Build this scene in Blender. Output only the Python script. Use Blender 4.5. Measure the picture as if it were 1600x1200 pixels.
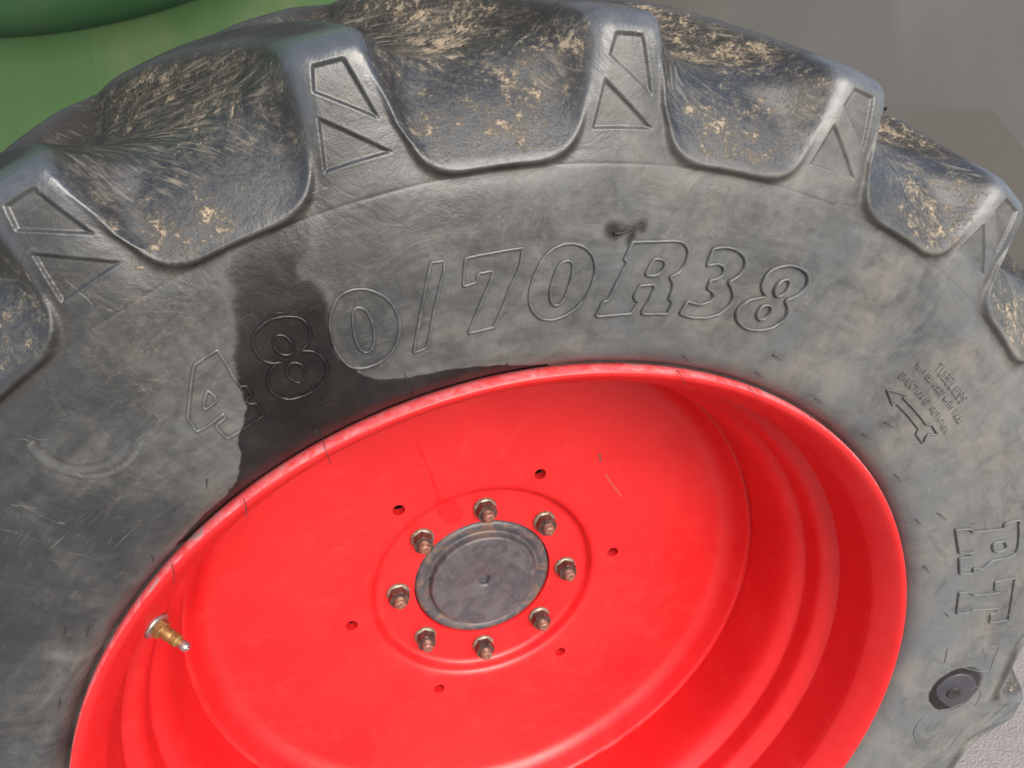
import bpy, bmesh, math, random
import numpy as np
from mathutils import Matrix, Vector

random.seed(7)
for o in list(bpy.data.objects):
    bpy.data.objects.remove(o, do_unlink=True)
S = bpy.context.scene
COL = S.collection

# ---------------------------------------------------------------- wheel frame
# wheel-local axes: x, y in the plane of the wheel, z along the axle (outboard);
# the wheel has stopped rolling with its zero mark 22 degrees round from level
AXLE_H = 0.80
UP = math.radians(112)
cu, su = math.cos(UP), math.sin(UP)
M = Matrix(((su, -cu, 0, 0), (0, 0, -1, 0), (cu, su, 0, AXLE_H), (0, 0, 0, 1)))

# ---------------------------------------------------------------- camera
cam = bpy.data.cameras.new('camera')
cam.sensor_width = 36
cam.lens = 25.09
cam.clip_start = 0.02
cam.clip_end = 400
co = bpy.data.objects.new('camera', cam)
COL.objects.link(co)
RC = Matrix(((0.8817, -0.2613, -0.3929, -0.4946), (0.3893, 0.8733, 0.2929, 0.6296),
             (0.2666, -0.4112, 0.8717, 0.5608), (0, 0, 0, 1)))
co.matrix_world = M @ RC
S.camera = co

# ---------------------------------------------------------------- light
SUN_EL, SUN_ROT = 36, 170
w = bpy.data.worlds.new('World')
S.world = w
w.use_nodes = True
nt = w.node_tree
sky = nt.nodes.new('ShaderNodeTexSky')
sky.sky_type = 'NISHITA'
sky.sun_disc = False
sky.sun_elevation = math.radians(SUN_EL)
sky.sun_rotation = math.radians(SUN_ROT)
sky.air_density = 1.0
sky.dust_density = 3.0
sky.ozone_density = 1.0
nt.links.new(sky.outputs[0], nt.nodes['Background'].inputs[0])
nt.nodes['Background'].inputs[1].default_value = 0.115
sun = bpy.data.lights.new('sun', 'SUN')
sun.energy = 2.0
sun.angle = math.radians(42)
sun.color = (1, .96, .9)
so = bpy.data.objects.new('sun', sun)
COL.objects.link(so)
el, ro = math.radians(SUN_EL), math.radians(SUN_ROT)
sd = Vector((math.sin(ro) * math.cos(el), math.cos(ro) * math.cos(el), math.sin(el)))
so.rotation_euler = sd.to_track_quat('Z', 'Y').to_euler()
S.view_settings.view_transform = 'Standard'
S.view_settings.look = 'None'
S.view_settings.gamma = 1
S.view_settings.exposure = 1.12
try:
    S.cycles.max_bounces = 8
except Exception:
    pass

GLYPHS = [
 ('4', [(1,0,[(-4859,4092),(-4983,3927),(-4967,3775),(-4920,3471),(-4827,3363),(-4755,3441),(-4684,3568),(-4654,3534),(-4709,3452),(-4686,3422),(-4595,3344),(-4498,3465),(-4384,3626),(-4478,3722),(-4516,3699),(-4557,3729),(-4538,3762),(-4523,3786),(-4586,3858),(-4618,3836),(-4674,3884),(-4767,3997)]),(1,0,[(-4839,3741),(-4845,3681),(-4832,3586),(-4810,3579),(-4756,3673),(-4784,3711)])]),
 ('8', [(0,1,[(-4396,4121),(-4460,4095),(-4534,4105),(-4599,4162),(-4638,4237),(-4640,4311),(-4600,4397),(-4542,4458),(-4459,4503),(-4376,4518),(-4313,4495),(-4260,4430),(-4244,4359),(-4260,4303),(-4277,4266)]),(0,1,[(-4275,4260),(-4202,4280),(-4126,4257),(-4062,4201),(-4028,4115),(-4043,4014),(-4091,3924),(-4164,3857),(-4244,3815),(-4324,3816),(-4392,3854),(-4442,3922),(-4457,3985),(-4445,4042),(-4430,4085),(-4411,4116)]),(1,1,[(-4485,4332),(-4434,4344),(-4368,4308),(-4332,4262),(-4340,4215),(-4388,4190),(-4449,4207),(-4490,4258),(-4499,4299)]),(1,1,[(-4332,4113),(-4297,4147),(-4240,4145),(-4191,4098),(-4183,4032),(-4214,3982),(-4274,3994),(-4321,4035)])]),
 ('0', [(1,1,[(-4161,4649),(-4156,4738),(-4115,4819),(-4042,4871),(-3958,4896),(-3851,4889),(-3753,4846),(-3671,4772),(-3614,4670),(-3590,4542),(-3606,4420),(-3669,4319),(-3766,4246),(-3856,4225),(-3941,4263),(-4042,4355),(-4112,4464),(-4147,4554)]),(1,1,[(-3984,4736),(-3925,4733),(-3866,4683),(-3807,4598),(-3767,4490),(-3768,4408),(-3813,4381),(-3879,4430),(-3939,4518),(-3991,4630),(-4006,4700)])]),
 ('/', [(1,0,[(-3576,5258),(-3482,5306),(-3456,5229),(-3438,5102),(-3402,4874),(-3344,4637),(-3341,4558),(-3422,4488),(-3443,4571),(-3504,4865),(-3551,5097)])]),
 ('7', [(1,0,[(-3332,5383),(-3148,5492),(-2927,5616),(-2893,5505),(-2882,5430),(-2885,5268),(-2868,5081),(-2865,4909),(-3052,4789),(-3058,4922),(-3063,5090),(-3066,5252),(-3070,5341),(-3089,5357),(-3190,5300),(-3165,5229),(-3261,5160),(-3298,5262)])]),
 ('0', [(1,1,[(-2624,5753),(-2555,5786),(-2463,5800),(-2361,5774),(-2293,5718),(-2246,5641),(-2219,5531),(-2215,5408),(-2254,5289),(-2319,5191),(-2403,5130),(-2495,5109),(-2585,5136),(-2666,5208),(-2718,5324),(-2735,5447),(-2730,5574),(-2695,5677)]),(1,1,[(-2527,5646),(-2475,5642),(-2437,5586),(-2415,5500),(-2397,5396),(-2401,5296),(-2443,5255),(-2501,5288),(-2549,5382),(-2573,5503),(-2570,5597)])]),
 ('R', [(1,0,[(-2054,5983),(-1810,6078),(-1699,6123),(-1638,6138),(-1588,6133),(-1545,6109),(-1511,6067),(-1493,5992),(-1504,5907),(-1568,5829),(-1514,5799),(-1482,5746),(-1463,5651),(-1411,5640),(-1397,5519),(-1624,5443),(-1642,5459),(-1638,5591),(-1653,5701),(-1687,5718),(-1797,5668),(-1792,5560),(-1762,5537),(-1725,5540),(-1731,5411),(-1868,5351),(-2035,5281),(-2042,5426),(-2005,5452),(-2014,5646),(-2014,5820),(-2051,5820),(-2054,5918)]),(1,0,[(-1793,5922),(-1736,5942),(-1697,5940),(-1674,5915),(-1665,5861),(-1694,5806),(-1741,5780),(-1790,5772),(-1802,5788),(-1801,5869)])]),
 ('3', [(1,0,[(-1312,6187),(-1267,6217),(-1202,6243),(-1129,6257),(-1052,6254),(-985,6230),(-945,6196),(-924,6140),(-934,6066),(-1002,5979),(-951,5953),(-894,5908),(-861,5860),(-854,5784),(-905,5686),(-992,5615),(-1132,5570),(-1226,5561),(-1280,5566),(-1282,5692),(-1215,5692),(-1126,5708),(-1063,5763),(-1057,5814),(-1096,5852),(-1165,5860),(-1183,5936),(-1132,5961),(-1097,6009),(-1100,6056),(-1142,6090),(-1200,6090),(-1290,6040),(-1306,6114)])]),
 ('8', [(1,1,[(-558,5988),(-639,6040),(-673,6101),(-672,6187),(-617,6257),(-518,6316),(-390,6338),(-285,6318),(-231,6271),(-215,6188),(-262,6090),(-335,6028),(-268,5976),(-223,5897),(-246,5810),(-313,5731),(-431,5670),(-564,5654),(-682,5692),(-741,5749),(-745,5825),(-697,5902),(-613,5954)]),(1,1,[(-451,6200),(-402,6182),(-384,6107),(-422,6035),(-478,6038),(-511,6085),(-506,6152)]),(1,1,[(-503,5916),(-441,5923),(-413,5870),(-427,5795),(-485,5775),(-532,5814),(-539,5881)])]),
 ('R', [(1,0,[(3726,4299),(3913,4371),(3974,4338),(4394,4507),(4357,4580),(4549,4678),(4763,4463),(4876,4322),(4909,4236),(4835,4146),(4680,4090),(4623,4053),(4593,4011),(4552,3885),(4424,3876),(4481,3802),(4307,3739),(4107,3949),(4233,4004),(4215,4091),(4188,4053),(4048,4014)]),(1,1,[(4425,4274),(4488,4327),(4571,4347),(4643,4309),(4667,4249),(4588,4186),(4497,4197)])]),
 ('T', [(1,0,[(4530,3477),(4681,3533),(4760,3504),(4974,3579),(5144,3638),(5146,3678),(5027,3661),(4925,3777),(5226,3903),(5476,3571),(5690,3272),(5378,3169),(5285,3291),(5341,3313),(5355,3389),(5326,3407),(4938,3293),(4925,3235),(4748,3172)])]),
 ('7', [(1,0,[(5074,2608),(5816,2561),(5795,2667),(5685,2679),(5628,2782),(5924,2829),(6004,2619),(6115,2389),(5897,2361),(5538,2376),(5198,2385)])]),
 ('6', [(0,0,[(5715,2175),(5929,2157),(6126,2085),(6297,2000),(6349,1880),(6386,1757),(6085,1881)]),(0,1,[(6085,1881),(6034,1751),(5885,1633),(5754,1585)])]),
 ('5', [(0,1,[(5798,1401),(5631,1433),(5577,1323),(5609,1140),(5700,1018),(5847,922),(6000,909),(6123,958),(6176,1063),(6208,1176)]),(0,1,[(5798,1401),(5774,1315),(5806,1215),(5909,1143),(5991,1179),(6047,1247),(6039,1377)]),(0,0,[(6039,1377),(6257,1375),(6510,1346)]),(0,0,[(6208,1176),(6367,877)]),(0,0,[(6336,1156),(6381,967)]),(0,0,[(6508,1286),(6514,1095),(6554,879)])]),
 ('arrow', [(0,0,[(1723,5610),(1438,5588),(1534,5526),(1648,5453),(1658,5493),(1948,5403),(2181,5310),(2196,5250),(2375,5170),(2343,5286),(2475,5327),(2303,5407),(2229,5389),(2062,5454),(1874,5517),(1694,5573)])]),
]
WET = [(-4810,4999),(-4927,4820),(-4958,4684),(-4863,4566),(-4840,4445),(-4758,4261),(-4722,4052),(-4648,3846),(-4589,3785),(-4528,3648),(-4514,3502),(-4530,3373),(-4490,3256),(-4459,3214),(-4433,3053),(-4412,2906),(-4451,2750),(-4500,2633),(-4565,2518),(-4621,2387),(-4675,2237),(-4711,2144),(-4704,2029),(-4448,2156),(-3858,3062),(-3152,3794),(-2572,4252),(-2066,4599),(-2132,4679),(-2575,4584),(-2860,4499),(-3066,4404),(-3288,4291),(-3496,4198),(-3641,4161),(-3765,4181),(-3854,4218),(-3942,4243),(-4028,4297),(-4154,4541),(-4188,4663),(-4263,4774),(-4325,4799),(-4377,4812),(-4461,4804),(-4498,4847),(-4510,4920),(-4467,5026),(-4491,5167),(-4546,5255),(-4688,5142)]
SPOTS = [(-0.2264, 0.6008, -0.2238, 0.6007, 7), (-0.2035, 0.6143, -0.203, 0.6123, 5), (-0.2218, 0.5992, -0.2051, 0.6126, 3.4), (-0.2091, 0.6078, -0.2076, 0.5981, 4)]
WHISKERS = [(-0.3934, 0.3548, -0.3716, 0.3256), (-0.3418, 0.4277, -0.3375, 0.4215), (-0.3294, 0.4124, -0.3223, 0.4023), (-0.2587, 0.4604, -0.2493, 0.454), (-0.0975, 0.5192, -0.0854, 0.5149), (-0.0923, 0.5029, -0.0756, 0.4922), (-0.0085, 0.55, 0.0036, 0.5487), (-0.0111, 0.5277, 0.0017, 0.5244), (-0.0071, 0.5105, 0.0095, 0.5028), (0.0741, 0.5229, 0.0866, 0.5203), (0.0785, 0.5044, 0.0907, 0.4986), (0.1713, 0.5248, 0.1864, 0.5229), (0.1604, 0.5032, 0.1723, 0.5012), (0.1589, 0.4858, 0.1739, 0.4792), (0.239, 0.4705, 0.2527, 0.4658), (0.3137, 0.425, 0.3253, 0.4202), (0.331, 0.4426, 0.3467, 0.4389), (0.3793, 0.3664, 0.3921, 0.3609), (0.4587, 0.3117, 0.47, 0.3074), (-0.5374, 0.1232, -0.5372, 0.1135), (-0.521, 0.1223, -0.5197, 0.1108), (-0.5271, 0.0348, -0.5261, 0.0223), (-0.4884, 0.2044, -0.4861, 0.1969), (-0.4709, 0.1952, -0.4645, 0.1778), (-0.4655, 0.2919, -0.4635, 0.2831), (-0.4456, 0.2836, -0.4417, 0.2715), (-0.4307, 0.2731, -0.4239, 0.2562)]
ARCPTS = [(-5911,2986),(-5785,2864),(-5608,2827),(-5444,2877),(-5315,3014),(-5267,3215),(-5301,3379),(-5391,3495)]


# ---------------------------------------------------------------- helpers
class NG:
    """tiny node-graph builder"""
    def __init__(s, name):
        s.m = bpy.data.materials.new(name)
        s.m.use_nodes = True
        s.t = s.m.node_tree
        s.b = s.t.nodes['Principled BSDF']
    def n(s, typ, **k):
        x = s.t.nodes.new(typ)
        for a, v in k.items():
            setattr(x, a, v)
        return x
    def put(s, sock, v):
        if hasattr(v, 'is_output') or isinstance(v, bpy.types.NodeSocket):
            s.t.links.new(v, sock)
        else:
            if sock.type == 'RGBA' and len(v) == 3:
                v = (*v, 1)
            sock.default_value = v
    def math(s, op, a, b=0.0, c=None, clamp=False):
        x = s.n('ShaderNodeMath', operation=op)
        x.use_clamp = clamp
        s.put(x.inputs[0], a); s.put(x.inputs[1], b)
        if c is not None:
            s.put(x.inputs[2], c)
        return x.outputs[0]
    def ramp(s, v, lo, hi, a=0.0, b=1.0, smooth=True):
        x = s.n('ShaderNodeMapRange')
        x.interpolation_type = 'SMOOTHSTEP' if smooth else 'LINEAR'
        s.put(x.inputs[0], v)
        for i, q in zip((1, 2, 3, 4), (lo, hi, a, b)):
            s.put(x.inputs[i], q)
        return x.outputs[0]
    def mix(s, f, a, b, typ='MIX'):
        x = s.n('ShaderNodeMix', data_type='RGBA', blend_type=typ)
        s.put(x.inputs[0], f); s.put(x.inputs[6], a); s.put(x.inputs[7], b)
        return x.outputs[2]
    def noise(s, vec, scale, detail=4, rough=.55, dist=0.0):
        x = s.n('ShaderNodeTexNoise')
        s.put(x.inputs['Vector'], vec)
        x.inputs['Scale'].default_value = scale
        x.inputs['Detail'].default_value = detail
        x.inputs['Roughness'].default_value = rough
        x.inputs['Distortion'].default_value = dist
        return x.outputs['Fac']
    def obj(s):
        return s.n('ShaderNodeTexCoord').outputs['Object']
    def attr(s, name):
        return s.n('ShaderNodeAttribute', attribute_name=name)
    def scale(s, v, sc, loc=(0, 0, 0), rot=(0, 0, 0)):
        x = s.n('ShaderNodeMapping')
        s.put(x.inputs[0], v)
        x.inputs[1].default_value = loc
        x.inputs[2].default_value = rot
        x.inputs[3].default_value = sc
        return x.outputs[0]
    def bump(s, h, strength=.3, dist=.001, nrm=None):
        x = s.n('ShaderNodeBump')
        x.inputs['Strength'].default_value = strength
        x.inputs['Distance'].default_value = dist
        s.put(x.inputs['Height'], h)
        if nrm is not None:
            s.put(x.inputs['Normal'], nrm)
        return x.outputs[0]
    def out(s, **k):
        nm = {'color': 'Base Color', 'rough': 'Roughness', 'normal': 'Normal', 'metal': 'Metallic',
              'spec': 'Specular IOR Level', 'coat': 'Coat Weight', 'coatr': 'Coat Roughness', 'ior': 'IOR'}
        for a, v in k.items():
            s.put(s.b.inputs[nm[a]], v)
        return s.m
    def seg(s, vec, a, b):
        """distance from a point (xy of vec) to the segment a-b"""
        ax, ay = a; bx, by = b
        dx, dy = bx - ax, by - ay
        L = dx * dx + dy * dy
        sp = s.n('ShaderNodeSeparateXYZ'); s.put(sp.inputs[0], vec)
        px = s.math('SUBTRACT', sp.outputs[0], ax)
        py = s.math('SUBTRACT', sp.outputs[1], ay)
        t = s.math('DIVIDE', s.math('ADD', s.math('MULTIPLY', px, dx), s.math('MULTIPLY', py, dy)), L, clamp=True)
        qx = s.math('SUBTRACT', px, s.math('MULTIPLY', t, dx))
        qy = s.math('SUBTRACT', py, s.math('MULTIPLY', t, dy))
        return s.math('SQRT', s.math('ADD', s.math('MULTIPLY', qx, qx), s.math('MULTIPLY', qy, qy)))

def link(name, mesh, parent=None, mats=()):
    o = bpy.data.objects.new(name, mesh)
    COL.objects.link(o)
    for m in mats:
        mesh.materials.append(m)
    if parent:
        o.parent = parent
    return o

def from_bm(name, bm, parent, mat, smooth=True, angle=None):
    me = bpy.data.meshes.new(name)
    bmesh.ops.recalc_face_normals(bm, faces=bm.faces)
    if smooth:
        for f in bm.faces:
            f.smooth = True
        if angle:
            for e in bm.edges:
                if len(e.link_faces) == 2 and e.calc_face_angle(0) > math.radians(angle):
                    e.smooth = False
    bm.to_mesh(me)
    bm.free()
    return link(name, me, parent, [mat])

def tag(o, label, cat, group=None):
    o['label'] = label
    o['category'] = cat
    if group:
        o['group'] = group

def lathe(bm, prof, n=256, closed=False, wob=None, mat=None):
    """revolve (r, z) profile round z"""
    rings = []
    for k in range(n):
        a = 2 * math.pi * k / n
        ring = []
        for i, (r, z) in enumerate(prof):
            if wob:
                dr, dz = wob(a, r, z)
            else:
                dr = dz = 0
            v = Vector(((r + dr) * math.cos(a), (r + dr) * math.sin(a), z + dz))
            if mat:
                v = mat @ v
            ring.append(bm.verts.new(v))
        rings.append(ring)
    m = len(prof)
    for k in range(n):
        A, B = rings[k], rings[(k + 1) % n]
        for i in range(m if closed else m - 1):
            j = (i + 1) % m
            if prof[i][0] < 1e-6 and prof[j][0] < 1e-6:
                continue
            bm.faces.new((A[i], A[j], B[j], B[i]))
    bmesh.ops.remove_doubles(bm, verts=bm.verts, dist=1e-6)

def spline(pts, n):
    """dense chord-parametrised Catmull-Rom through the points"""
    P = np.array(pts, float)
    out = []
    for i in range(len(P) - 1):
        a = P[i - 1] if i else 2 * P[0] - P[1]
        b, c = P[i], P[i + 1]
        d = P[i + 2] if i + 2 < len(P) else 2 * P[-1] - P[-2]
        for t in np.arange(n) / n:
            out.append(.5 * (2 * b + (-a + c) * t + (2 * a - 5 * b + 4 * c - d) * t * t + (-a + 3 * b - 3 * c + d) * t ** 3))
    out.append(P[-1])
    return np.array(out)

# ---------------------------------------------------------------- materials
def rubber_material():
    g = NG('dusty black rubber')
    ob = g.attr('wheel_pos').outputs['Vector']
    pol = g.attr('pol').outputs['Vector']
    wet = g.attr('wet').outputs['Fac']
    cav = g.attr('cav').outputs['Fac']
    side = g.attr('dust_light').outputs['Fac']
    big = g.noise(ob, 5, 5, .6, .3)
    mid = g.noise(ob, 19, 7, .66, 1.2)
    fine = g.noise(ob, 140, 5, .68)
    st1 = g.noise(g.scale(pol, (9, 40, 9), rot=(0, 0, .25)), 1, 7, .65, 1.4)
    st2 = g.noise(g.scale(pol, (60, 14, 9), rot=(0, 0, -.5)), 1, 7, .65, 1.0)
    grit = g.noise(ob, 620, 3, .7)
    d = g.math('ADD', g.math('MULTIPLY', big, .55), g.math('MULTIPLY', mid, .5))
    flat = g.math('SUBTRACT', 1., g.math('MULTIPLY', cav, 1.))
    st1 = g.math('ADD', .5, g.math('MULTIPLY', g.math('SUBTRACT', st1, .5), flat))
    st2 = g.math('ADD', .5, g.math('MULTIPLY', g.math('SUBTRACT', st2, .5), flat))
    d = g.math('ADD', d, g.math('MULTIPLY', st1, .35))
    d = g.math('ADD', d, g.math('MULTIPLY', st2, .2))
    d = g.math('ADD', d, g.math('MULTIPLY', fine, .14))
    d = g.math('ADD', d, .055)
    d = g.math('SUBTRACT', d, g.math('MULTIPLY', cav, .28))
    d = g.math('ADD', d, g.math('MULTIPLY', side, .66))  # paler towards the right, partly light painted as dust
    dust = g.ramp(d, .72, 1.38)
    warm = g.ramp(g.noise(ob, 9, 4, .6, .8), .35, .68)
    dcol = g.mix(warm, (.092, .099, .103), (.142, .136, .124))
    col = g.mix(dust, (.020, .022, .024), dcol)
    dirt_shade = g.attr('dirt_shade').outputs['Fac']
    col = g.mix(g.math('MULTIPLY', dirt_shade, g.ramp(mid, .3, .6, .9, .55)), col, (.020, .017, .014))  # dirt plus painted shade in gutters, lug walls, recesses and letter flanks
    pol_ = g.attr('polish_sheen').outputs['Fac']
    col = g.mix(g.math('MULTIPLY', pol_, .45), col, (.075, .088, .102))  # bluish sky reflection painted into the colour of the worn edges
    col = g.mix(g.math('MULTIPLY', g.attr('tread').outputs['Fac'], .5), col, (.022, .020, .018))
    # blotches of paler bloom and darker scuffs
    sc = g.math('MULTIPLY', flat, g.ramp(g.noise(g.scale(pol, (30, 110, 20), rot=(0, 0, .9)), 1, 8, .7, 1.2), .60, .72))
    col = g.mix(g.math('MULTIPLY', sc, .18), col, (.22, .21, .185))
    dk = g.ramp(g.noise(ob, 14, 6, .62, 2.5), .56, .70)
    col = g.mix(g.math('MULTIPLY', dk, .35), col, (.026, .027, .029))
    # fine pale scratches
    def scratches(sx, sy, rz, lo, seed):
        v = g.noise(g.scale(pol, (sx, sy, 5), loc=(seed, seed * 2, 0), rot=(0, 0, rz)), 1, 2, .5, .35)
        e = g.math('ABSOLUTE', g.math('SUBTRACT', v, .5))
        line = g.ramp(e, .0, .006, 1, 0)
        gate = g.ramp(g.noise(g.scale(ob, (1, 1, 1), loc=(seed, 3, seed)), 16, 3, .6), lo, lo + .09)
        return g.math('MULTIPLY', line, gate)
    s1 = scratches(7, 90, .15, .56, 1.3)
    s2 = scratches(60, 9, .55, .58, 7.7)
    s3 = scratches(40, 26, 1.1, .60, 4.1)
    scr = g.math('MAXIMUM', g.math('MAXIMUM', s1, s2), s3)
    scr = g.math('MULTIPLY', scr, flat)
    col = g.mix(g.math('MULTIPLY', scr, .22), col, (.27, .25, .21))
    # clinging dried mud: thick inside the tread pockets, sparse flecks elsewhere
    mn = g.noise(g.scale(ob, (1, 1, 1.4), rot=(.3, .4, .45)), 62, 9, .80, .35)
    mf = g.noise(ob, 300, 6, .78, .2)
    mm = g.math('ADD', g.math('MULTIPLY', mn, .60), g.math('MULTIPLY', mf, .40))
    mm = g.math('ADD', mm, g.math('MULTIPLY', g.math('SUBTRACT', g.noise(ob, 8, 4, .6), .5), .42))
    mudk = g.math('ADD', mm, g.math('MULTIPLY', cav, .092))
    mudk = g.math('SUBTRACT', mudk, .030)
    mudk = g.math('ADD', mudk, g.math('MULTIPLY', side, .03))
    edg = g.attr('edge').outputs['Fac']
    mudk = g.math('ADD', mudk, g.math('MULTIPLY', edg, .035))
    mud = g.ramp(mudk, .60, .66)
    cyl = g.attr('cyl').outputs['Vector']
    sv = g.scale(g.scale(cyl, (1, 1, 1), rot=(0, -.75, 0)), (24, 60, 420))
    straw = g.ramp(g.noise(sv, 1, 6, .62, .35), .49, .68)
    sgate = g.ramp(g.math('ADD', g.noise(ob, 9, 5, .6), g.math('MULTIPLY', g.attr('high').outputs['Fac'], .10)), .53, .68)
    straw = g.math('MULTIPLY', g.math('MULTIPLY', straw, sgate), g.attr('high').outputs['Fac'])
    haze = g.math('MULTIPLY', g.ramp(mudk, .50, .64, 0, .36), g.math('ADD', .45, g.math('MULTIPLY', cav, .15)))
    mcol = g.mix(g.ramp(g.noise(ob, 60, 4, .6), .35, .65), (.17, .145, .11), (.34, .265, .18))
    col = g.mix(haze, col, (.17, .155, .125))
    col = g.mix(g.math('MULTIPLY', straw, .50), col, (.23, .205, .16))
    col = g.mix(g.math('MULTIPLY', mud, .8), col, mcol)
    # water stain (signed distance to its outline, feathered by noise)
    wn = g.math('MULTIPLY', g.math('SUBTRACT', g.noise(ob, 70, 4, .6), .5), .006)
    wd = g.math('ADD', wet, wn)
    psep = g.n('ShaderNodeSeparateXYZ'); g.put(psep.inputs[0], g.attr('cyl').outputs['Vector'])
    wr = psep.outputs[1]
    wsoft = g.ramp(wr, .57, .68, .0009, .0065)
    wm = g.math('SUBTRACT', 1., g.ramp(wd, g.math('MULTIPLY', wsoft, -1.), wsoft))
    spl = g.ramp(g.noise(ob, 15, 6, .62, .6), .35, .70, 1., .88)
    wcol = g.mix(g.ramp(g.noise(ob, 30, 5, .6, 1.), .4, .8), (.006, .005, .005), (.015, .013, .013))
    wmud = g.math('MULTIPLY', mud, .5)
    wcol = g.mix(wmud, wcol, (.20, .14, .09))
    col = g.mix(g.math('MULTIPLY', g.math('MULTIPLY', wm, spl), g.ramp(wr, .62, .70, 1., .5)), col, wcol)
    edge = g.math('MULTIPLY', g.ramp(wd, .0008, .012, 1, 0), g.ramp(wd, -.0002, .0008))
    col = g.mix(g.math('MULTIPLY', edge, .07), col, (.20, .185, .155))
    polish_sheen = g.attr('polish_sheen').outputs['Fac']
    rough = g.ramp(g.math('ADD', g.math('MULTIPLY', dust, .5), g.math('MULTIPLY', fine, .5)), .15, .8, .34, .58)
    rough = g.math('SUBTRACT', rough, g.math('MULTIPLY', polish_sheen, .14))
    rough = g.math('SUBTRACT', rough, g.math('MULTIPLY', cav, .10))
    trd = g.attr('tread').outputs['Fac']
    rough = g.math('ADD', rough, g.math('MULTIPLY', trd, .28))
    rough = g.math('ADD', rough, g.math('MULTIPLY', straw, .25))
    rough = g.math('ADD', rough, g.math('MULTIPLY', mud, .35), clamp=True)
    rough = g.math('SUBTRACT', rough, g.math('MULTIPLY', wm, .05))
    h = g.math('ADD', g.math('MULTIPLY', mid, 1.5), g.math('MULTIPLY', fine, .45))
    h = g.math('ADD', h, g.math('MULTIPLY', grit, .16))
    h = g.math('ADD', h, g.math('MULTIPLY', mud, .55))
    h = g.math('ADD', h, g.math('MULTIPLY', scr, -.2))
    h = g.math('ADD', h, g.math('MULTIPLY', g.math('MULTIPLY', mm, cav), 1.8))
    h = g.math('ADD', h, g.math('MULTIPLY', straw, .5))
    return g.out(color=col, rough=rough, normal=g.bump(h, .7, .0011), spec=g.math('SUBTRACT', .55, g.math('ADD', g.math('MULTIPLY', wm, .22), g.math('MULTIPLY', g.attr('tread').outputs['Fac'], .35))))

def red_material():
    g = NG('glossy red wheel paint')
    ob = g.obj()
    sp = g.n('ShaderNodeSeparateXYZ'); g.put(sp.inputs[0], ob)
    x, y, z = sp.outputs
    rad = g.math('SQRT', g.math('ADD', g.math('MULTIPLY', x, x), g.math('MULTIPLY', y, y)))
    big = g.noise(ob, 6, 4, .55)
    mid = g.noise(ob, 28, 6, .65, .8)
    fine = g.noise(ob, 260, 4, .6)
    col = g.mix(g.ramp(big, .3, .7), (.52, .008, .010), (.57, .012, .014))
    col = g.mix(g.ramp(mid, .52, .8, 0, .10), col, (.72, .10, .09))
    # chalky fade and scraped primer along the flange lip
    lip = g.math('MULTIPLY', g.ramp(rad, .5058, .5070), g.ramp(z, -.03, -.012))
    ln = g.noise(ob, 46, 7, .75, 1.)
    col = g.mix(g.math('MULTIPLY', lip, g.ramp(ln, .35, .65, .1, .55)), col, (.60, .22, .24))
    col = g.mix(g.math('MULTIPLY', lip, g.ramp(ln, .56, .64)), col, (.22, .17, .17))
    dustn = g.noise(ob, 11, 7, .7, 1.4)
    col = g.mix(g.ramp(dustn, .50, .78, 0, .035), col, (.50, .20, .16))
    chip = g.ramp(g.noise(ob, 150, 3, .5), .735, .76)
    col = g.mix(g.math('MULTIPLY', chip, .5), col, (.20, .05, .04))
    # scratches on the dished disc
    on = g.math('LESS_THAN', rad, .43)
    for a, b, wdt, c in (((.1011, .2416), (.1474, .211), .0011, (.26, .09, .05)), ((.0749, .2721), (.0811, .2622), .0022, (.09, .05, .04))):
        dd = g.math('ADD', g.seg(ob, a, b), g.math('MULTIPLY', g.math('SUBTRACT', g.noise(ob, 300, 2), .5), .002))
        k = g.math('MULTIPLY', g.ramp(dd, wdt * .5, wdt * 1.3, 1, 0), on)
        col = g.mix(g.math('MULTIPLY', k, .8), col, c)
    # damp run from the flange down to the bore
    P = [(-.2021, .2179), (-.1634, .1746), (-.1329, .1320), (-.1146, .1192), (-.0955, .1027)]
    run = None
    jig = g.math('MULTIPLY', g.math('SUBTRACT', g.noise(ob, 55, 4, .6), .5), .010)
    for i in range(len(P) - 1):
        wdt = (.0022, .003, .011, .020)[i]
        dd = g.math('ADD', g.seg(ob, P[i], P[i + 1]), g.math('MULTIPLY', jig, (.3, .4, 1, 1)[i]))
        k = g.ramp(dd, wdt * .7, wdt, 1, 0)
        run = k if run is None else g.math('MAXIMUM', run, k)
    run = g.math('MULTIPLY', run, on)
    col = g.mix(g.math('MULTIPLY', run, .55), col, (.55, .003, .006))
    rough = g.ramp(g.math('ADD', g.math('MULTIPLY', mid, .6), g.math('MULTIPLY', fine, .4)), .3, .7, .36, .50)
    rough = g.math('SUBTRACT', rough, g.math('MULTIPLY', run, .2))
    rough = g.math('ADD', rough, g.math('MULTIPLY', lip, .25))
    h = g.math('ADD', g.math('MULTIPLY', mid, .6), g.math('MULTIPLY', fine, .10))
    return g.out(color=col, rough=rough, normal=g.bump(h, .35, .0008), spec=.5, coat=.08, coatr=.30)

def metal_material(name, c1, c2, rough=.45, metal=.7, scale=60, bump=.4, spec=.5):
    g = NG(name)
    ob = g.obj()
    n1 = g.noise(ob, scale, 5, .65, .6)
    n2 = g.noise(ob, scale * 6, 4, .6)
    col = g.mix(g.ramp(n1, .35, .65), c1, c2)
    r = g.ramp(n2, .3, .7, rough - .1, rough + .12)
    return g.out(color=col, rough=r, metal=metal, normal=g.bump(g.math('ADD', n1, g.math('MULTIPLY', n2, .5)), bump, .0006), spec=spec)

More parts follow.
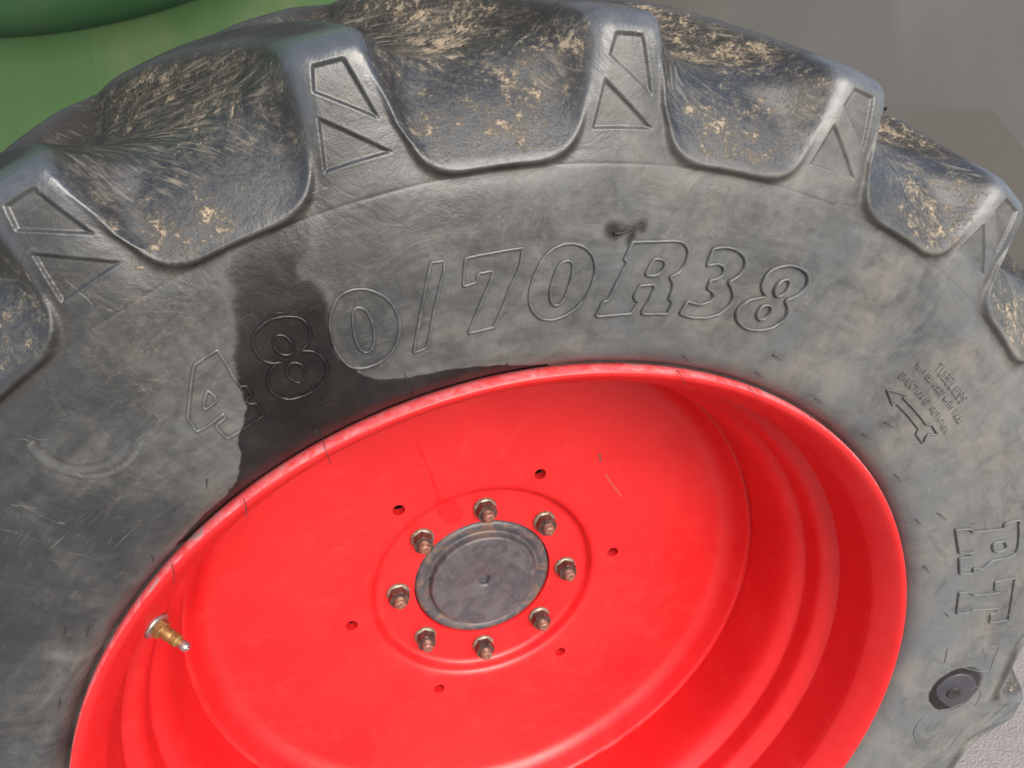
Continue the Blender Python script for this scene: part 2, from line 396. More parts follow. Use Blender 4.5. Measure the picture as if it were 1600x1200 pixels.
def cap_material():
    g = NG('painted grey hub cap steel')
    ob = g.obj()
    sp = g.n('ShaderNodeSeparateXYZ'); g.put(sp.inputs[0], ob)
    x, y, z = sp.outputs
    rad = g.math('SQRT', g.math('ADD', g.math('MULTIPLY', x, x), g.math('MULTIPLY', y, y)))
    n1 = g.noise(ob, 26, 6, .6, 1.6)
    n2 = g.noise(ob, 90, 5, .7, .6)
    col = g.mix(g.ramp(n1, .35, .65), (.052, .052, .059), (.082, .082, .091))
    col = g.mix(g.ramp(n2, .62, .72, 0, .5), col, (.22, .15, .08))
    rs = g.math('MULTIPLY', g.ramp(n1, .50, .62), g.ramp(rad, .080, .095))
    col = g.mix(g.math('MULTIPLY', rs, .6), col, (.17, .095, .06))
    # wiped damp smear round the centre
    sm = g.math('MULTIPLY', g.ramp(n1, .49, .53), g.math('MULTIPLY', g.ramp(rad, .015, .03), g.ramp(rad, .045, .062, 1, 0)))
    col = g.mix(g.math('MULTIPLY', sm, .6), col, (.075, .068, .072))
    rough = g.ramp(n1, .3, .7, .34, .52)
    return g.out(color=col, rough=rough, metal=.15, normal=g.bump(g.math('ADD', n1, g.math('MULTIPLY', n2, .6)), .6, .0010), spec=.5)

def panel_material(name, c1, c2, dirt, rough=.4, dscale=7, damt=.6):
    g = NG(name)
    ob = g.obj()
    n1 = g.noise(ob, 3, 4, .5)
    n2 = g.noise(g.scale(ob, (1, 1, .35)), dscale, 6, .62, 1.2)
    n3 = g.noise(ob, 180, 4, .6)
    col = g.mix(g.ramp(n1, .3, .7), c1, c2)
    col = g.mix(g.ramp(n2, .45, .75, 0, damt), col, dirt)
    r = g.ramp(n2, .3, .7, rough, rough + .2)
    return g.out(color=col, rough=r, normal=g.bump(g.math('ADD', n2, g.math('MULTIPLY', n3, .1)), .15, .001), spec=.4)

RUBBER = rubber_material()
RED = red_material()
CAP = cap_material()
NUT = metal_material('oily dark nut steel', (.060, .038, .034), (.135, .095, .08), .36, .55, 160)
WASHER = metal_material('dull zinc washer', (.14, .11, .085), (.27, .23, .18), .42, .5, 170)
STUD = metal_material('rusty stud end', (.12, .055, .04), (.25, .125, .09), .5, .35, 210)
BRASS = metal_material('brass valve body', (.30, .19, .07), (.42, .29, .12), .38, .75, 150, .2)
CHROME = metal_material('bright nickel', (.22, .20, .20), (.45, .42, .42), .38, .8, 120, .1)
HUB = metal_material('dark axle casting', (.02, .02, .018), (.06, .05, .04), .7, .0, 20)
PATCH = metal_material('clean black rubber patch', (.028, .028, .036), (.040, .040, .048), .42, .0, 60, .2)
VENT = metal_material('black rubber whisker', (.010, .010, .010), (.02, .018, .016), .6, .0, 60, .1)

# ---------------------------------------------------------------- the wheel
wheel = bpy.data.objects.new('tractor_wheel', None)
COL.objects.link(wheel)
wheel.matrix_world = M
tag(wheel, 'large dusty black lugged tractor wheel with a bright red rim and grey hub cap', 'wheel')

# --- tyre surface --------------------------------------------------
ZC = -.235
OKN = [(.492, -.034), (.502, -.0185), (.5100, -.0145), (.5155, -.0040), (.5230, .0040), (.535, .010), (.56, .016), (.60, .0215), (.64, .0235),
       (.69, .0222), (.72, .019), (.75, .0155), (.775, .012), (.790, .0080), (.7985, .0008), (.8040, -.010), (.8075, -.028),
       (.8130, -.06), (.8195, -.10), (.8280, -.16), (.8335, ZC)]
near = spline(OKN, 24)
ds = np.r_[0, np.cumsum(np.hypot(*np.diff(near, axis=0).T))]
SC = ds[-1]
def O(s):
    s = np.asarray(s)
    t = np.where(s > SC, 2 * SC - s, s)
    r = np.interp(t, ds, near[:, 0]); z = np.interp(t, ds, near[:, 1])
    return r, np.where(s > SC, 2 * ZC - z, z)
side_i = near[:, 1].argmax()
def s_of_r(r):
    k = near[:, 0].searchsorted(r)
    return float(np.interp(r, near[:k + 2, 0], ds[:k + 2]))
def s_of_z(z):
    m = near[:, 0] > .785
    return float(np.interp(-z, -near[m, 1], ds[m]))
def z_side(r):
    m = near[:, 0] < .79
    return np.interp(r, near[m, 0], near[m, 1])

# rows: finer over the shoulder, where the pockets are
rows = [0.]
s_lip = s_of_r(.69)
s_sh = s_of_r(.8045)
while rows[-1] < 2 * SC:
    s = rows[-1]
    if s < s_lip: d = .0022
    elif s < s_sh: d = .00095
    elif s < SC + .03: d = .0020
    elif s < SC + .10: d = .0024
    else: d = .009
    rows.append(s + d)
rows[-1] = 2 * SC
SR = np.array(rows)
def arange_deg(a, b, mm):
    n = max(2, int(math.radians(b - a) * .75 / mm))
    return list(a + (b - a) * np.arange(n) / n)
TH = np.radians(np.array(arange_deg(-30, 58, .0028) + arange_deg(58, 162, .00114) + arange_deg(162, 197, .0026) + arange_deg(197, 330, .009)))
NT, NS = len(TH), len(SR)

PER = 2 * math.pi / 22
rad = math.radians
# left (counter-clockwise) edge of lug A and lug width, along the profile
kl = [(s_of_r(.60), 146.8), (s_of_r(.70), 146.4), (s_of_r(.718), 146.05), (s_of_r(.7355), 145.7), (s_of_r(.757), 145.3), (s_of_r(.787), 145.02),
      (s_of_z(-.012), 145.1), (s_of_z(-.05), 146.1), (s_of_z(-.09), 148.0), (s_of_z(-.14), 150.9), (s_of_z(-.20), 154.7), (SC + .011, 157.4), (SC + .05, 159.8)]
kw = [(s_of_r(.60), 7.0), (s_of_r(.70), 6.5), (s_of_r(.7244), 5.8), (s_of_r(.74), 5.0), (s_of_r(.7585), 4.45), (s_of_r(.776), 3.95), (s_of_r(.79), 3.68),
      (s_of_z(-.012), 3.75), (s_of_z(-.05), 4.0), (s_of_z(-.09), 4.5), (s_of_z(-.20), 5.3), (SC + .05, 5.2)]
kl = np.array(kl); kw = np.array(kw)
def smin(a, b, k):
    h = np.maximum(k - np.abs(a - b), 0) / k
    return np.minimum(a, b) - h * h * k * .25
def smax(a, b, k):
    return -smin(-a, -b, k)

def lug_dist(th, s, off):
    """signed distance outside the nearest lug (positive = pocket), and its index"""
    le = np.radians(np.interp(s, kl[:, 0], kl[:, 1]))[None, :] + off
    wd = np.radians(np.interp(s, kw[:, 0], kw[:, 1]))[None, :]
    c = th[:, None] - le + wd / 2
    idx = np.round(c / PER)
    c = c - idx * PER
    r = O(s)[0][None, :]
    z = np.interp(s, [s_of_z(-.012), s_of_z(-.06), s_of_z(-.14), SC], [1, .92, .78, .72])[None, :]
    dR = (-wd / 2 - c) * r * z
    dL = (c - wd / 2) * r * z
    dn = (s - (SC + .022))[None, :] + 0 * c
    u = np.mod(c, PER)
    raw = np.clip(.5 + ((PER - wd / 2 - u) - (u - wd / 2)) * r / .07, 0, 1)
    ins = np.clip(.5 + c / wd, 0, 1)
    L = np.where(np.abs(c) < wd / 2, ins, raw)
    L = L * L * (3 - 2 * L)
    return smax(smax(dR, dL, .004), dn, .012), idx.astype(int) % 22, L

Dn, In, lead = lug_dist(TH, SR, 0.)
Df, If, leadf = lug_dist(TH, 2 * SC - SR, PER / 2)
S2 = np.broadcast_to(SR[None, :], Dn.shape)
T2 = np.broadcast_to(TH[:, None], Dn.shape)
SB = s_of_r(.6965)
Dl = smin(Dn, Df, .012)
D = smin(Dl, S2 - SB, .034)
D = smin(D, 2 * SC - S2 - SB, .034)
sm = np.minimum(S2, 2 * SC - S2)
# pocket floor profile: leaves the sidewall at the pocket foot and rolls over into the tread base
floor_p = spline([(.6965, float(z_side(.6965))), (.708, .0180), (.722, .0105), (.737, -.0005), (.751, -.0140), (.7630, -.0310), (.7720, -.0520), (.7780, -.0760), (.7835, -.110), (.7880, -.160), (.7905, ZC)], 24)
fl = np.r_[0, np.cumsum(np.hypot(*np.diff(floor_p, axis=0).T))]
frac = np.clip((sm - SB) / (SC - SB), 0, 1)
smr = np.minimum(SR, 2 * SC - SR)
fr1 = np.clip((smr - SB) / (SC - SB), 0, 1) * fl[-1]
IR = np.where(smr < SB, O(smr)[0], np.interp(fr1, fl, floor_p[:, 0]))
IZ_ = np.where(smr < SB, O(smr)[1], np.interp(fr1, fl, floor_p[:, 1]))
IZ = np.where(SR > SC, 2 * ZC - IZ_, IZ_)
o_r, o_z = O(SR)
depth = np.broadcast_to(np.clip(np.hypot(IR - o_r, IZ - o_z), .001, .055)[None, :], D.shape)
wall = (.85 + .75 * np.clip((sm - s_of_r(.770)) / .05, 0, 1)) * depth + .006
lead = np.where(Dn <= Df, lead, leadf)
lead = lead + (.5 - lead) * np.exp(-(np.abs(Dn - Df) / .012) ** 2)
wall = wall * (1 + .45 * lead)
rnd = .0035 + .005 * lead
Dp = np.maximum(.5 * (D + np.sqrt(D * D + rnd ** 2)) - .15 * rnd, 0)
mm = np.clip(1 - Dp / wall, 0, 1)
mask = np.where(mm >= 1, 1, mm ** 2.5)
# moulded lip round the foot of each pocket, with a soft gutter outside it
wb = np.interp(sm, [SB - .03, SB, SB + .05, SB + .085, s_sh], [0, 1, 1, .25, 0])
wside = 1 - .8 * lead * np.clip((sm - SB - .008) / .035, 0, 1)
stp = 1 / (1 + np.exp(-np.clip((D + .0006) / .0014, -30, 30)))
lip = (.0052 * stp * np.exp(-np.maximum(D, 0) / .011) - .0036 * (1 - stp) * np.exp(-((np.maximum(-D, 0)) / .0150) ** 1.5)) * wb * wside
# moulded recesses in every lug end
def poly_sd(px, py, poly):
    P = np.array(poly)
    d = np.full(px.shape, 1e9); sgn = np.ones(px.shape)
    n = len(P)
    for i in range(n):
        ax, ay = P[i]; bx, by = P[(i + 1) % n]
        ex, ey = bx - ax, by - ay
        wx, wy = px - ax, py - ay
        t = np.clip((wx * ex + wy * ey) / (ex * ex + ey * ey), 0, 1)
        d = np.minimum(d, (wx - ex * t) ** 2 + (wy - ey * t) ** 2)
        c1 = py >= ay; c2 = py < by; c3 = ex * wy > ey * wx
        flip = (c1 & c2 & c3) | (~c1 & ~c2 & ~c3)
        sgn = np.where(flip, -sgn, sgn)
    return sgn * np.sqrt(d)
def lugxy(deg, r):
    return (rad(deg - 143) * r, r)
quad = [lugxy(144.03, .7885), lugxy(142.3, .7885), lugxy(141.32, .742), lugxy(144.45, .771)]
tri = [lugxy(144.62, .757), lugxy(145.35, .7185), lugxy(141.0, .7197)]
jr = (SR > s_of_r(.705)) & (SR < s_of_r(.799))
rr = O(SR)[0]
c = T2 - rad(143)
c = c - np.round(c / PER) * PER
rec = np.zeros(D.shape); pad = np.zeros(D.shape)
cols = np.where(jr)[0]
cx = c[:, cols] * rr[cols][None, :]
ry = np.broadcast_to(rr[cols][None, :], cx.shape)
for pl in (quad, tri):
    q = poly_sd(cx, ry, pl) + .0015
    rec[:, cols] += -.0023 * np.clip(.5 - q / .0020, 0, 1) + .0001 * np.exp(-((q - .0016) / .0009) ** 2)
    pad[:, cols] = np.maximum(pad[:, cols], np.clip(.5 - q / .0016, 0, 1))
# mould parting line and gentle unevenness of the carcass
ring = -.00035 * np.exp(-((S2 - s_of_r(.694)) / .0012) ** 2)
uneven = .0012 * np.sin(3 * T2 + 1) * np.exp(-((S2 - s_of_r(.62)) / .06) ** 2)
off = lip + rec + ring + uneven

r0, z0 = O(SR)
e = 1e-4
ra, za = O(np.clip(SR - e, 0, 2 * SC)); rb, zb = O(np.clip(SR + e, 0, 2 * SC))
tr, tz = rb - ra, zb - za
L = np.hypot(tr, tz)
nr, nz = -tz / L, tr / L
def box(a, n):
    k = np.ones(n) / n
    p = np.r_[np.full(n // 2, a[0]), a, np.full(n - 1 - n // 2, a[-1])]
    return np.convolve(p, k, 'valid')
nr, nz = box(nr, 7), box(nz, 7)
Rr = r0[None, :] + nr[None, :] * off + (IR - r0)[None, :] * (1 - mask)
Zz = z0[None, :] + nz[None, :] * off + (IZ - z0)[None, :] * (1 - mask)
P = np.stack([Rr * np.cos(T2), Rr * np.sin(T2), Zz], -1)
# the foot of the tyre is squashed flat on the ground
hgt = P[..., 0] * cu + P[..., 1] * su
ov = np.minimum(hgt + AXLE_H - .001, 0)
P[..., 0] -= ov * cu; P[..., 1] -= ov * su
du = np.roll(P, -1, 0) - np.roll(P, 1, 0)
dv = np.gradient(P, axis=1)
N = np.cross(du, dv)
N /= np.linalg.norm(N, axis=-1, keepdims=True) + 1e-12
side_sign = np.sign((N[:, NS // 2, 0] * P[:, NS // 2, 0] + N[:, NS // 2, 1] * P[:, NS // 2, 1]).mean())
N *= side_sign

# per-vertex surface data
px, py = P[..., 0], P[..., 1]
wet = poly_sd(px, py, [(a / 1e4, b / 1e4) for a, b in WET])
for ax, ay, bx, by, wpx in SPOTS:
    ex, ey = bx - ax, by - ay
    t = np.clip(((px - ax) * ex + (py - ay) * ey) / (ex * ex + ey * ey + 1e-12), 0, 1)
    wet = np.minimum(wet, np.hypot(px - ax - ex * t, py - ay - ey * t) - wpx * .00100)
# ring of damp round the service patch
PC = (.5723, .1938)
wet = np.minimum(wet, np.hypot(px - PC[0] - .002, (py - PC[1] - .006)) - .0415)
wet = np.where(Zz < -.02, .05, wet)
cavity = np.clip(D / .012, 0, 1) * np.clip((sm - SB) / .01, 0, 1)
dust_light = np.clip(.5 - .5 * (px * su - py * cu + .10) / .9, 0, 1)      # 1 on the left; the right's stronger light is partly put into the dust
dust_light = .5 - dust_light + .25 * np.clip(1 - (sm - s_of_r(.52)) / .12, 0, 1)
pol = np.stack([T2 * .7, S2, np.zeros(D.shape)], -1)

# --- faces: carcass plus one object per lug --------------------------
fi, fj = np.meshgrid(np.arange(NT), np.arange(NS - 1), indexing='ij')
fi2 = (fi + 1) % NT
v00, v10, v11, v01 = fi * NS + fj, fi2 * NS + fj, fi2 * NS + fj + 1, fi * NS + fj + 1
quads = np.stack([v00, v10, v11, v01], -1)
if side_sign < 0:
    quads = quads[..., ::-1]
lab = np.full((NT, NS), -1)
lug_top = s_of_r(.712)
nearlug = (Dn < wall * .9) & (S2 > lug_top) & (Dn <= Df) & (S2 < SC + .06)
farlug = (Df < wall * .9) & (2 * SC - S2 > lug_top) & (Df < Dn) & (S2 > SC - .06)
lab[nearlug] = In[nearlug]
lab[farlug] = 22 + If[farlug]
flab = lab[fi, fj]
Pf = P.reshape(-1, 3); Nf = N.reshape(-1, 3)
polish_sheen = np.exp(-((D + .003) / .007) ** 2) * np.clip((sm - s_of_r(.735)) / .03, 0, 1)  # worn lug edges, also carrying the painted sky sheen
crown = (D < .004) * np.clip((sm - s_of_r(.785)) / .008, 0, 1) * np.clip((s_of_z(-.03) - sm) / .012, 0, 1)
polish_sheen = np.maximum(polish_sheen, crown)
wallz = np.clip(mask * 2.2, 0, 1) * np.clip(D / .006, 0, 1) * np.clip((sm - SB - .03) / .03, 0, 1)  # lug walls darkened, shade and mud together in the colour
foot = np.exp(-((D + .004) / .006) ** 2) * wb * wside  # gutter under the pocket lip: painted shade mixed with dirt
chan = {'wet': wet.ravel(), 'cav': cavity.ravel(), 'dust_light': dust_light.ravel(), 'polish_sheen': polish_sheen.ravel(), 'dirt_shade': np.maximum(np.maximum(wallz, foot * .85), pad * .30).ravel(), 'edge': (np.exp(-((D - .003) / .0045) ** 2) * np.clip((sm - SB + .02) / .01, 0, 1)).ravel()}
high = np.clip((sm - s_of_r(.735)) / .03, 0, 1) * cavity
chan['high'] = high.ravel()
chan['tread'] = np.clip((sm - s_of_z(-.02)) / .02, 0, 1).ravel()
polf = pol.reshape(-1, 3)
cylf = np.stack([T2 * .77, np.hypot(P[..., 0], P[..., 1]), P[..., 2]], -1).reshape(-1, 3)

def piece(name, sel, parent):
    q = quads[sel]
    ids, inv = np.unique(q.ravel(), return_inverse=True)
    me = bpy.data.meshes.new(name)
    me.vertices.add(len(ids)); me.vertices.foreach_set('co', Pf[ids].astype(np.float32).ravel())
    nq = len(q)
    me.loops.add(nq * 4); me.loops.foreach_set('vertex_index', inv.astype(np.int32).ravel())
    me.polygons.add(nq); me.polygons.foreach_set('loop_start', (np.arange(nq) * 4).astype(np.int32))
    me.polygons.foreach_set('use_smooth', np.ones(nq, bool))
    me.update(calc_edges=True)
    for k, v in chan.items():
        a = me.attributes.new(k, 'FLOAT', 'POINT'); a.data.foreach_set('value', v[ids].astype(np.float32))
    a = me.attributes.new('pol', 'FLOAT_VECTOR', 'POINT'); a.data.foreach_set('vector', polf[ids].astype(np.float32).ravel())
    a = me.attributes.new('cyl', 'FLOAT_VECTOR', 'POINT'); a.data.foreach_set('vector', cylf[ids].astype(np.float32).ravel())
    a = me.attributes.new('wheel_pos', 'FLOAT_VECTOR', 'POINT'); a.data.foreach_set('vector', Pf[ids].astype(np.float32).ravel())
    me.normals_split_custom_set_from_vertices(Nf[ids].tolist())
    return link(name, me, parent, [RUBBER])

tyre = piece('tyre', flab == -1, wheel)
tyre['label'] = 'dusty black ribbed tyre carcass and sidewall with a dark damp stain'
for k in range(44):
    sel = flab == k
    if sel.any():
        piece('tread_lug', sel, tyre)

# --- raised lettering -------------------------------------------------
def add_chan(me, Vs, sec=0):
    V = np.array(Vs)
    n = len(V)
    if sec:
        so_ = np.tile([1., .5, 0, 0, .5, 1.], n // 6)  # letter flanks darkened, dirt and shade put into the colour
        a = me.attributes.new('dirt_shade', 'FLOAT', 'POINT'); a.data.foreach_set('value', so_.astype(np.float32))
        a = me.attributes.new('polish_sheen', 'FLOAT', 'POINT'); a.data.foreach_set('value', np.tile([0, 0, .5, .5, 0, 0], n // 6).astype(np.float32))
    w_ = poly_sd(V[:, 0], V[:, 1], [(a / 1e4, b / 1e4) for a, b in WET])
    a = me.attributes.new('wet', 'FLOAT', 'POINT'); a.data.foreach_set('value', w_.astype(np.float32))
    a = me.attributes.new('cav', 'FLOAT', 'POINT'); a.data.foreach_set('value', np.zeros(n, np.float32))
    g_ = .5 - np.clip(.5 - .5 * (V[:, 0] * su - V[:, 1] * cu + .1) / .9, 0, 1)
    a = me.attributes.new('dust_light', 'FLOAT', 'POINT'); a.data.foreach_set('value', (g_ + .12).astype(np.float32))
    R_ = np.hypot(V[:, 0], V[:, 1])
    pl = np.stack([np.arctan2(V[:, 1], V[:, 0]) * .7, R_ - .49, 0 * R_], -1)
    a = me.attributes.new('pol', 'FLOAT_VECTOR', 'POINT'); a.data.foreach_set('vector', pl.astype(np.float32).ravel())
    a = me.attributes.new('wheel_pos', 'FLOAT_VECTOR', 'POINT'); a.data.foreach_set('vector', V.astype(np.float32).ravel())
    a = me.attributes.new('cyl', 'FLOAT_VECTOR', 'POINT'); a.data.foreach_set('vector', np.stack([pl[:, 0], R_, V[:, 2]], -1).astype(np.float32).ravel())

def ridge(verts, faces, pts, closed, hw, ht, step=.0022):
    """low rounded bead of rubber laid along a line on the sidewall"""
    p = np.array(pts, float)
    # resample
    q = np.vstack([p, p[:1]]) if closed else p
    seg = np.hypot(*np.diff(q, axis=0).T)
    cum = np.r_[0, np.cumsum(seg)]
    n = max(3, int(cum[-1] / step))
    t = np.linspace(0, cum[-1], n, endpoint=not closed)
    q = np.stack([np.interp(t, cum, q[:, 0]), np.interp(t, cum, q[:, 1])], 1)
    if closed:
        tan = np.roll(q, -1, 0) - np.roll(q, 1, 0)
    else:
        tan = np.gradient(q, axis=0)
    tan /= np.linalg.norm(tan, axis=1, keepdims=True) + 1e-9
    nor = np.stack([-tan[:, 1], tan[:, 0]], 1)
    sec = [(-1., -.5), (-.62, .62), (-.2, 1.), (.2, 1.), (.62, .62), (1., -.5)]
    b = len(verts)
    for i in range(n):
        hs = 1 + .18 * math.sin(i * .9 + b) * math.sin(i * .23)
        for a, h in sec:
            x, y = q[i] + nor[i] * a * hw
            verts.append((x, y, float(z_side(math.hypot(x, y))) + .0006 + ht * h * hs))
    m = len(sec)
    for i in range(n if closed else n - 1):
        j = (i + 1) % n
        for k in range(m - 1):
            faces.append((b + i * m + k, b + j * m + k, b + j * m + k + 1, b + i * m + k + 1))

def catmull(P, closed, n=4):
    P = [np.array(p, float) for p in P]
    m = len(P); out = []
    for i in range(m if closed else m - 1):
        a = P[(i - 1) % m] if closed or i > 0 else 2 * P[0] - P[1]
        b = P[i]; c = P[(i + 1) % m]
        d = P[(i + 2) % m] if closed or i + 2 < m else 2 * P[-1] - P[-2]
        for t in [k / n for k in range(n)]:
            out.append(.5 * (2 * b + (-a + c) * t + (2 * a - 5 * b + 4 * c - d) * t * t + (-a + 3 * b - 3 * c + d) * t ** 3))
    if not closed:
        out.append(P[-1])
    return out

def outward(me):
    """make sure faces look outboard"""
    bm = bmesh.new(); bm.from_mesh(me)
    bm.normal_update()
    s = sum(f.normal.z * f.calc_area() for f in bm.faces)
    if s < 0:
        bmesh.ops.reverse_faces(bm, faces=bm.faces)
    bm.to_mesh(me); bm.free()

GLYPHS.append(('arc', [(0, 1, ARCPTS)]))
for ch, strokes in GLYPHS:
    V, F = [], []
    rmean = np.mean([math.hypot(a, b) for _, _, p in strokes for a, b in p]) / 1e4
    for closed, smooth, pts in strokes:
        p = [(a / 1e4, b / 1e4) for a, b in pts]
        if smooth:
            p = catmull(p, closed)
        small = ch == 'arrow'
        late = p[0][0] > .5
        if ch == 'arc':
            ridge(V, F, p, False, .0050, .0001)
            ridge(V, F, [(a * 1.0, b * 1.0) for a, b in [(q[0] * .985, q[1] * .985) for q in p]], False, .0034, .0001)
            continue
        ridge(V, F, p, bool(closed), .0012 if small or late else .0021, .0009 if small else (.0010 if late else .0023))
    me = bpy.data.meshes.new('raised_glyph')
    me.from_pydata(V, [], F)
    outward(me)
    for pl in me.polygons: pl.use_smooth = True
    add_chan(me, V, 6)
    nm = 'raised_mark' if ch == 'arc' else 'raised_arrow' if ch == 'arrow' else ('raised_slash' if ch == '/' else ('raised_letter' if ch in 'RT' else 'raised_digit'))
    link(nm, me, tyre, [RUBBER])

STROKES = {
 'T': [[(0, 1), (.7, 1)], [(.35, 1), (.35, 0)]], 'U': [[(0, 1), (0, .3), (.1, .06), (.33, 0), (.56, .06), (.66, .3), (.66, 1)]],
 'B': [[(0, 0), (0, 1), (.4, 1), (.58, .88), (.58, .65), (.4, .53), (0, .53)], [(.4, .53), (.64, .4), (.64, .13), (.45, 0), (0, 0)]],
 'E': [[(.6, 1), (0, 1), (0, 0), (.6, 0)], [(0, .52), (.48, .52)]], 'L': [[(0, 1), (0, 0), (.56, 0)]],
 'S': [[(.6, .84), (.46, .98), (.2, 1), (.03, .85), (.05, .62), (.3, .52), (.56, .42), (.62, .2), (.46, .02), (.2, 0), (0, .14)]],
 'M': [[(0, 0), (0, 1), (.4, .3), (.8, 1), (.8, 0)]], 'A': [[(0, 0), (.35, 1), (.7, 0)], [(.13, .34), (.57, .34)]], 'Y': [[(0, 1), (.35, .5), (.7, 1)], [(.35, .5), (.35, 0)]],
 'D': [[(0, 0), (0, 1), (.35, 1), (.6, .82), (.66, .5), (.6, .18), (.35, 0), (0, 0)]], 'W': [[(0, 1), (.22, 0), (.45, .75), (.68, 0), (.9, 1)]], 'I': [[(.05, 1), (.05, 0)]],
 'H': [[(0, 0), (0, 1)], [(.64, 0), (.64, 1)], [(0, .52), (.64, .52)]], 'R': [[(0, 0), (0, 1), (.42, 1), (.6, .86), (.6, .64), (.42, .5), (0, .5)], [(.36, .5), (.64, 0)]],
 'C': [[(.64, .82), (.46, .99), (.2, .97), (.02, .72), (.02, .28), (.2, .03), (.46, .01), (.64, .18)]],
 'O': [[(.33, 1), (.08, .85), (0, .5), (.08, .15), (.33, 0), (.6, .15), (.68, .5), (.6, .85), (.33, 1)]], 'N': [[(0, 0), (0, 1), (.64, 0), (.64, 1)]],
 'F': [[(0, 0), (0, 1), (.58, 1)], [(0, .52), (.46, .52)]]}
ADV = {'I': .1, 'M': .8, 'W': .9, 'T': .7, 'A': .7, 'Y': .7}
def small_text(txt, r0_, r1_, a0, a1):
    xs, x = [], 0
    for c_ in txt:
        xs.append(x)
        x += .55 if c_ == ' ' else ADV.get(c_, .65) + .27
    tot = x - .27
    V, F = [], []
    for c_, x0 in zip(txt, xs):
        for st in STROKES.get(c_, []):
            pts = []
            for (u, v) in st:
                a = rad(a0 + (a1 - a0) * (x0 + u) / tot)
                r = r0_ + (r1_ - r0_) * v
                pts.append((r * math.cos(a), r * math.sin(a)))
            ridge(V, F, pts, False, .00052, .00050, .0007)
    me = bpy.data.meshes.new('raised_text')
    me.from_pydata(V, [], F)
    outward(me)
    for pl in me.polygons: pl.use_smooth = True
    add_chan(me, V)
    link('raised_text', me, tyre, [RUBBER])
small_text('TUBELESS', .6235, .6330, 73.0, 66.7)
small_text('MAY BE USED WITH TUBE', .6115, .6178, 75.1, 64.5)
small_text('DIRECTION OF ROTATION', .5937, .6003, 75.7, 64.7)

# --- rubber whiskers left by the mould vents ----------------------------
def tube(bm, pts, r, n=6, taper=1.0):
    rings = []
    for i, p in enumerate(pts):
        p = Vector(p)
        d = (Vector(pts[min(i + 1, len(pts) - 1)]) - Vector(pts[max(i - 1, 0)])).normalized()
        u = d.orthogonal().normalized(); v = d.cross(u)
        rad_ = r * (1 + (taper - 1) * i / (len(pts) - 1))
        rings.append([bm.verts.new(p + (u * math.cos(2 * math.pi * k / n) + v * math.sin(2 * math.pi * k / n)) * rad_) for k in range(n)])
    for A, B in zip(rings, rings[1:]):
        for k in range(n):
            bm.faces.new((A[k], A[(k + 1) % n], B[(k + 1) % n], B[k]))
    bm.faces.new(rings[0][::-1]); bm.faces.new(rings[-1])
for (ax, ay, bx, by) in WHISKERS:
    bm = bmesh.new()
    pts = []
    for i in range(6):
        t = i / 5
        x, y = ax + (bx - ax) * t, ay + (by - ay) * t
        r = math.hypot(x, y)
        lift = .0005 + .0035 * t * (1.2 - .6 * t)
        x += .0008 * math.sin(t * 3) ; y += .0004 * math.sin(t * 5)
        pts.append((x, y, max(float(z_side(r)), .004 if r < .515 else -1) + lift))
    tube(bm, pts, .00052, 5, .55)
    from_bm('rubber_whisker', bm, tyre, VENT)

# tiny vent nubs and the healed cut above the R
bm = bmesh.new()
for (ax, ay) in ((-.2247, .5987),):
    n = 12
    pts = []
    for i in range(n):
        t = i / (n - 1)
        x = -.2247 + .0209 * t; y = .5987 + .0138 * t - .0022 * math.sin(math.pi * t) + .003 * t * t
        pts.append((x, y, float(z_side(math.hypot(x, y))) + .0012 + .0006 * math.sin(9 * t)))
    tube(bm, pts, .0012, 6, .7)
from_bm('rubber_scar', bm, tyre, VENT)

# --- round service patch over the 6 ----------------------------------
def sheet_local(cx_, cy_):
    r = math.hypot(cx_, cy_)
    zz = float(z_side(r)); dz = (float(z_side(r + .01)) - float(z_side(r - .01))) / .02
    n = Vector((-dz * cx_ / r, -dz * cy_ / r, 1)).normalized()
    u = Vector((cx_ / r, cy_ / r, dz)).normalized()
    v = n.cross(u)
    m = Matrix(((u.x, v.x, n.x, cx_), (u.y, v.y, n.y, cy_), (u.z, v.z, n.z, zz), (0, 0, 0, 1)))
    return m
PM = sheet_local(*PC) @ Matrix.Translation((0, 0, -.0006)) @ Matrix.Rotation(rad(4.5), 4, Vector((.35, -.93, 0)))
bm = bmesh.new()
lathe(bm, [(0, .0030), (.010, .0030), (.020, .0028), (.030, .0022), (.0335, .0016), (.0345, .0004), (.0345, -.004)], 72, mat=PM)
patch = from_bm('round_patch', bm, tyre, PATCH)
patch['label'] = 'smooth dark round rubber patch with a button covering the digit 6'
bm = bmesh.new()
lathe(bm, [(0, .0042), (.006, .0046), (.0085, .0052), (.0098, .0050), (.0104, .0042), (.0106, .0020)], 40, mat=PM)
from_bm('button', bm, patch, VENT)

